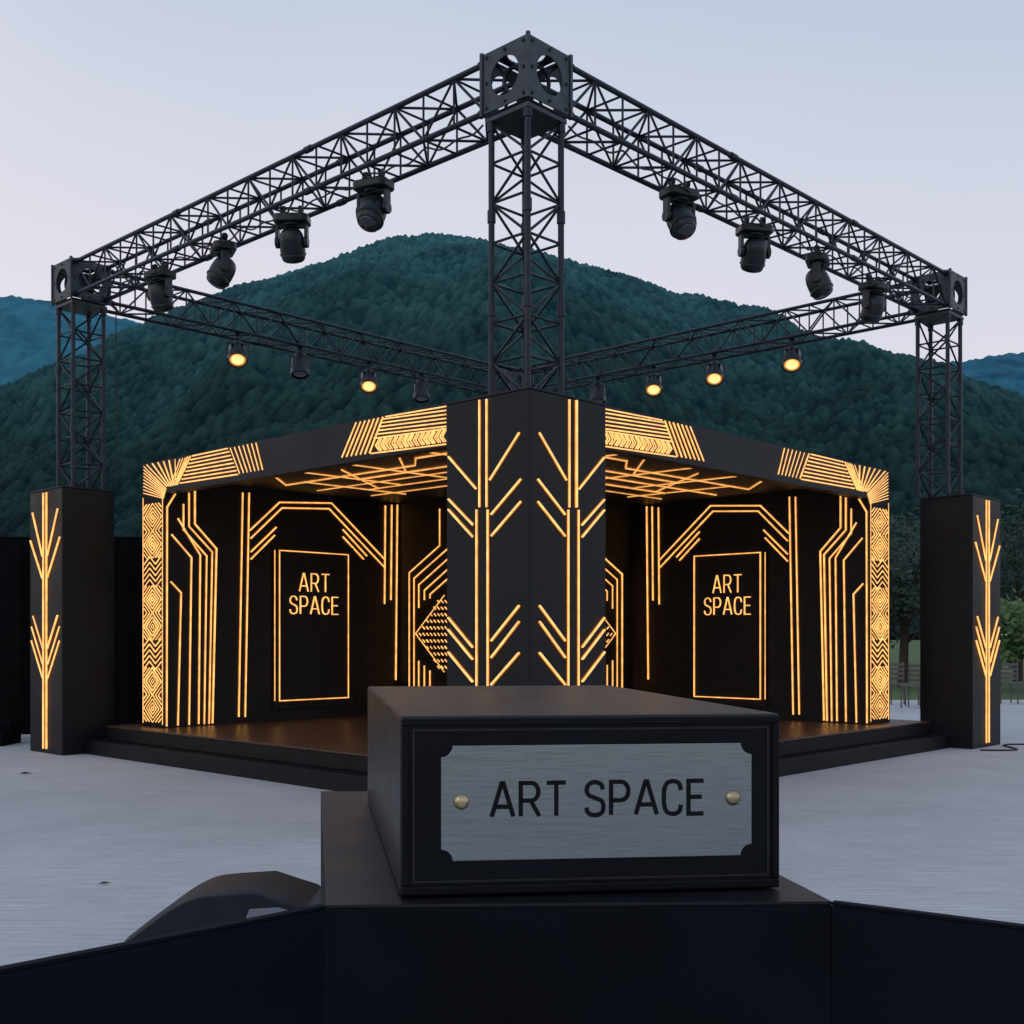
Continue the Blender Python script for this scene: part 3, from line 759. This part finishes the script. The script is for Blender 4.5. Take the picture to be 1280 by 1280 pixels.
for px, py, lab in ((32,968,'small dark dry leaf on the paving near the left pillar'), (131,1106,'small dry leaf on the paving left of the monitor speaker')):
    d = CH*F/(py-HZ); x = (px-640)/F*d; mb = MB(); k = d/12
    mb.add([(-.07*k,0,.0),(-.02*k,.025*k,.02*k),(.07*k,.01*k,.005),(.0,-.03*k,.012)], [(0,1,2),(0,2,3)])
    tag(mb.build('dry_leaf', M['dry'], loc=(x, d, .007)), lab, 'leaf')

# ================================================================ LIGHT, SKY, CAMERA
w = bpy.data.worlds.new('World'); sc.world = w; w.use_nodes = True; nt = w.node_tree
bg = nt.nodes['Background']
sky = nt.nodes.new('ShaderNodeTexSky'); sky.sky_type = 'NISHITA'; sky.sun_disc = False
sky.sun_elevation = math.radians(4); sky.sun_rotation = math.radians(-60)
tc = nt.nodes.new('ShaderNodeTexCoord'); sp = nt.nodes.new('ShaderNodeSeparateXYZ'); nt.links.new(tc.outputs['Generated'], sp.inputs[0])
rp = nt.nodes.new('ShaderNodeValToRGB'); cr = rp.color_ramp
def lin(r, g, b): return tuple(((v/255+.055)/1.055)**2.4 for v in (r, g, b))+(1,)
cr.elements[0].position = 0; cr.elements[0].color = lin(234,226,230)
cr.elements[1].position = 1; cr.elements[1].color = lin(158,178,210)
for p, c in ((.22, lin(233,230,240)), (.36, lin(221,223,238)), (.50, lin(197,209,228))):
    e_ = cr.elements.new(p); e_.color = c
nz = nt.nodes.new('ShaderNodeTexNoise'); nz.inputs['Scale'].default_value = 2.2; nz.inputs['Detail'].default_value = 4
nt.links.new(tc.outputs['Generated'], nz.inputs['Vector'])
m1 = nt.nodes.new('ShaderNodeMath'); m1.operation = 'MULTIPLY_ADD'; m1.inputs[1].default_value = .16; m1.inputs[2].default_value = -.08
nt.links.new(nz.outputs['Fac'], m1.inputs[0])
m2 = nt.nodes.new('ShaderNodeMath'); m2.operation = 'MULTIPLY_ADD'; m2.inputs[1].default_value = .14; nt.links.new(sp.outputs[0], m2.inputs[0]); nt.links.new(m1.outputs[0], m2.inputs[2])
m3 = nt.nodes.new('ShaderNodeMath'); m3.operation = 'ADD'; nt.links.new(sp.outputs[2], m3.inputs[0]); nt.links.new(m2.outputs[0], m3.inputs[1])
nt.links.new(m3.outputs[0], rp.inputs[0])
sc1 = nt.nodes.new('ShaderNodeVectorMath'); sc1.operation = 'SCALE'; sc1.inputs['Scale'].default_value = .10; nt.links.new(sky.outputs[0], sc1.inputs[0])
mx = nt.nodes.new('ShaderNodeMix'); mx.data_type = 'RGBA'; mx.inputs[0].default_value = .05
nt.links.new(rp.outputs[0], mx.inputs[6]); nt.links.new(sc1.outputs[0], mx.inputs[7]); nt.links.new(mx.outputs[2], bg.inputs[0])
bg.inputs[1].default_value = .98
sl = bpy.data.lights.new('dusk_sun', 'SUN'); sl.energy = .15; sl.angle = math.radians(25); sl.color = (1, .9, .84)
so = bpy.data.objects.new('dusk_sun', sl); COL.objects.link(so); so.rotation_euler = (math.radians(62), 0, math.radians(-40))
cam = bpy.data.cameras.new('Camera'); co = bpy.data.objects.new('Camera', cam); COL.objects.link(co)
cam.sensor_width = 36; cam.lens = 36*F/1280; cam.shift_y = (HZ-640)/1280; cam.clip_start = .05; cam.clip_end = 12000
co.location = (0, 0, CH); co.rotation_euler = (math.radians(90), 0, 0); sc.camera = co
sc.view_settings.view_transform = 'Standard'; sc.view_settings.look = 'None'; sc.view_settings.exposure = 0
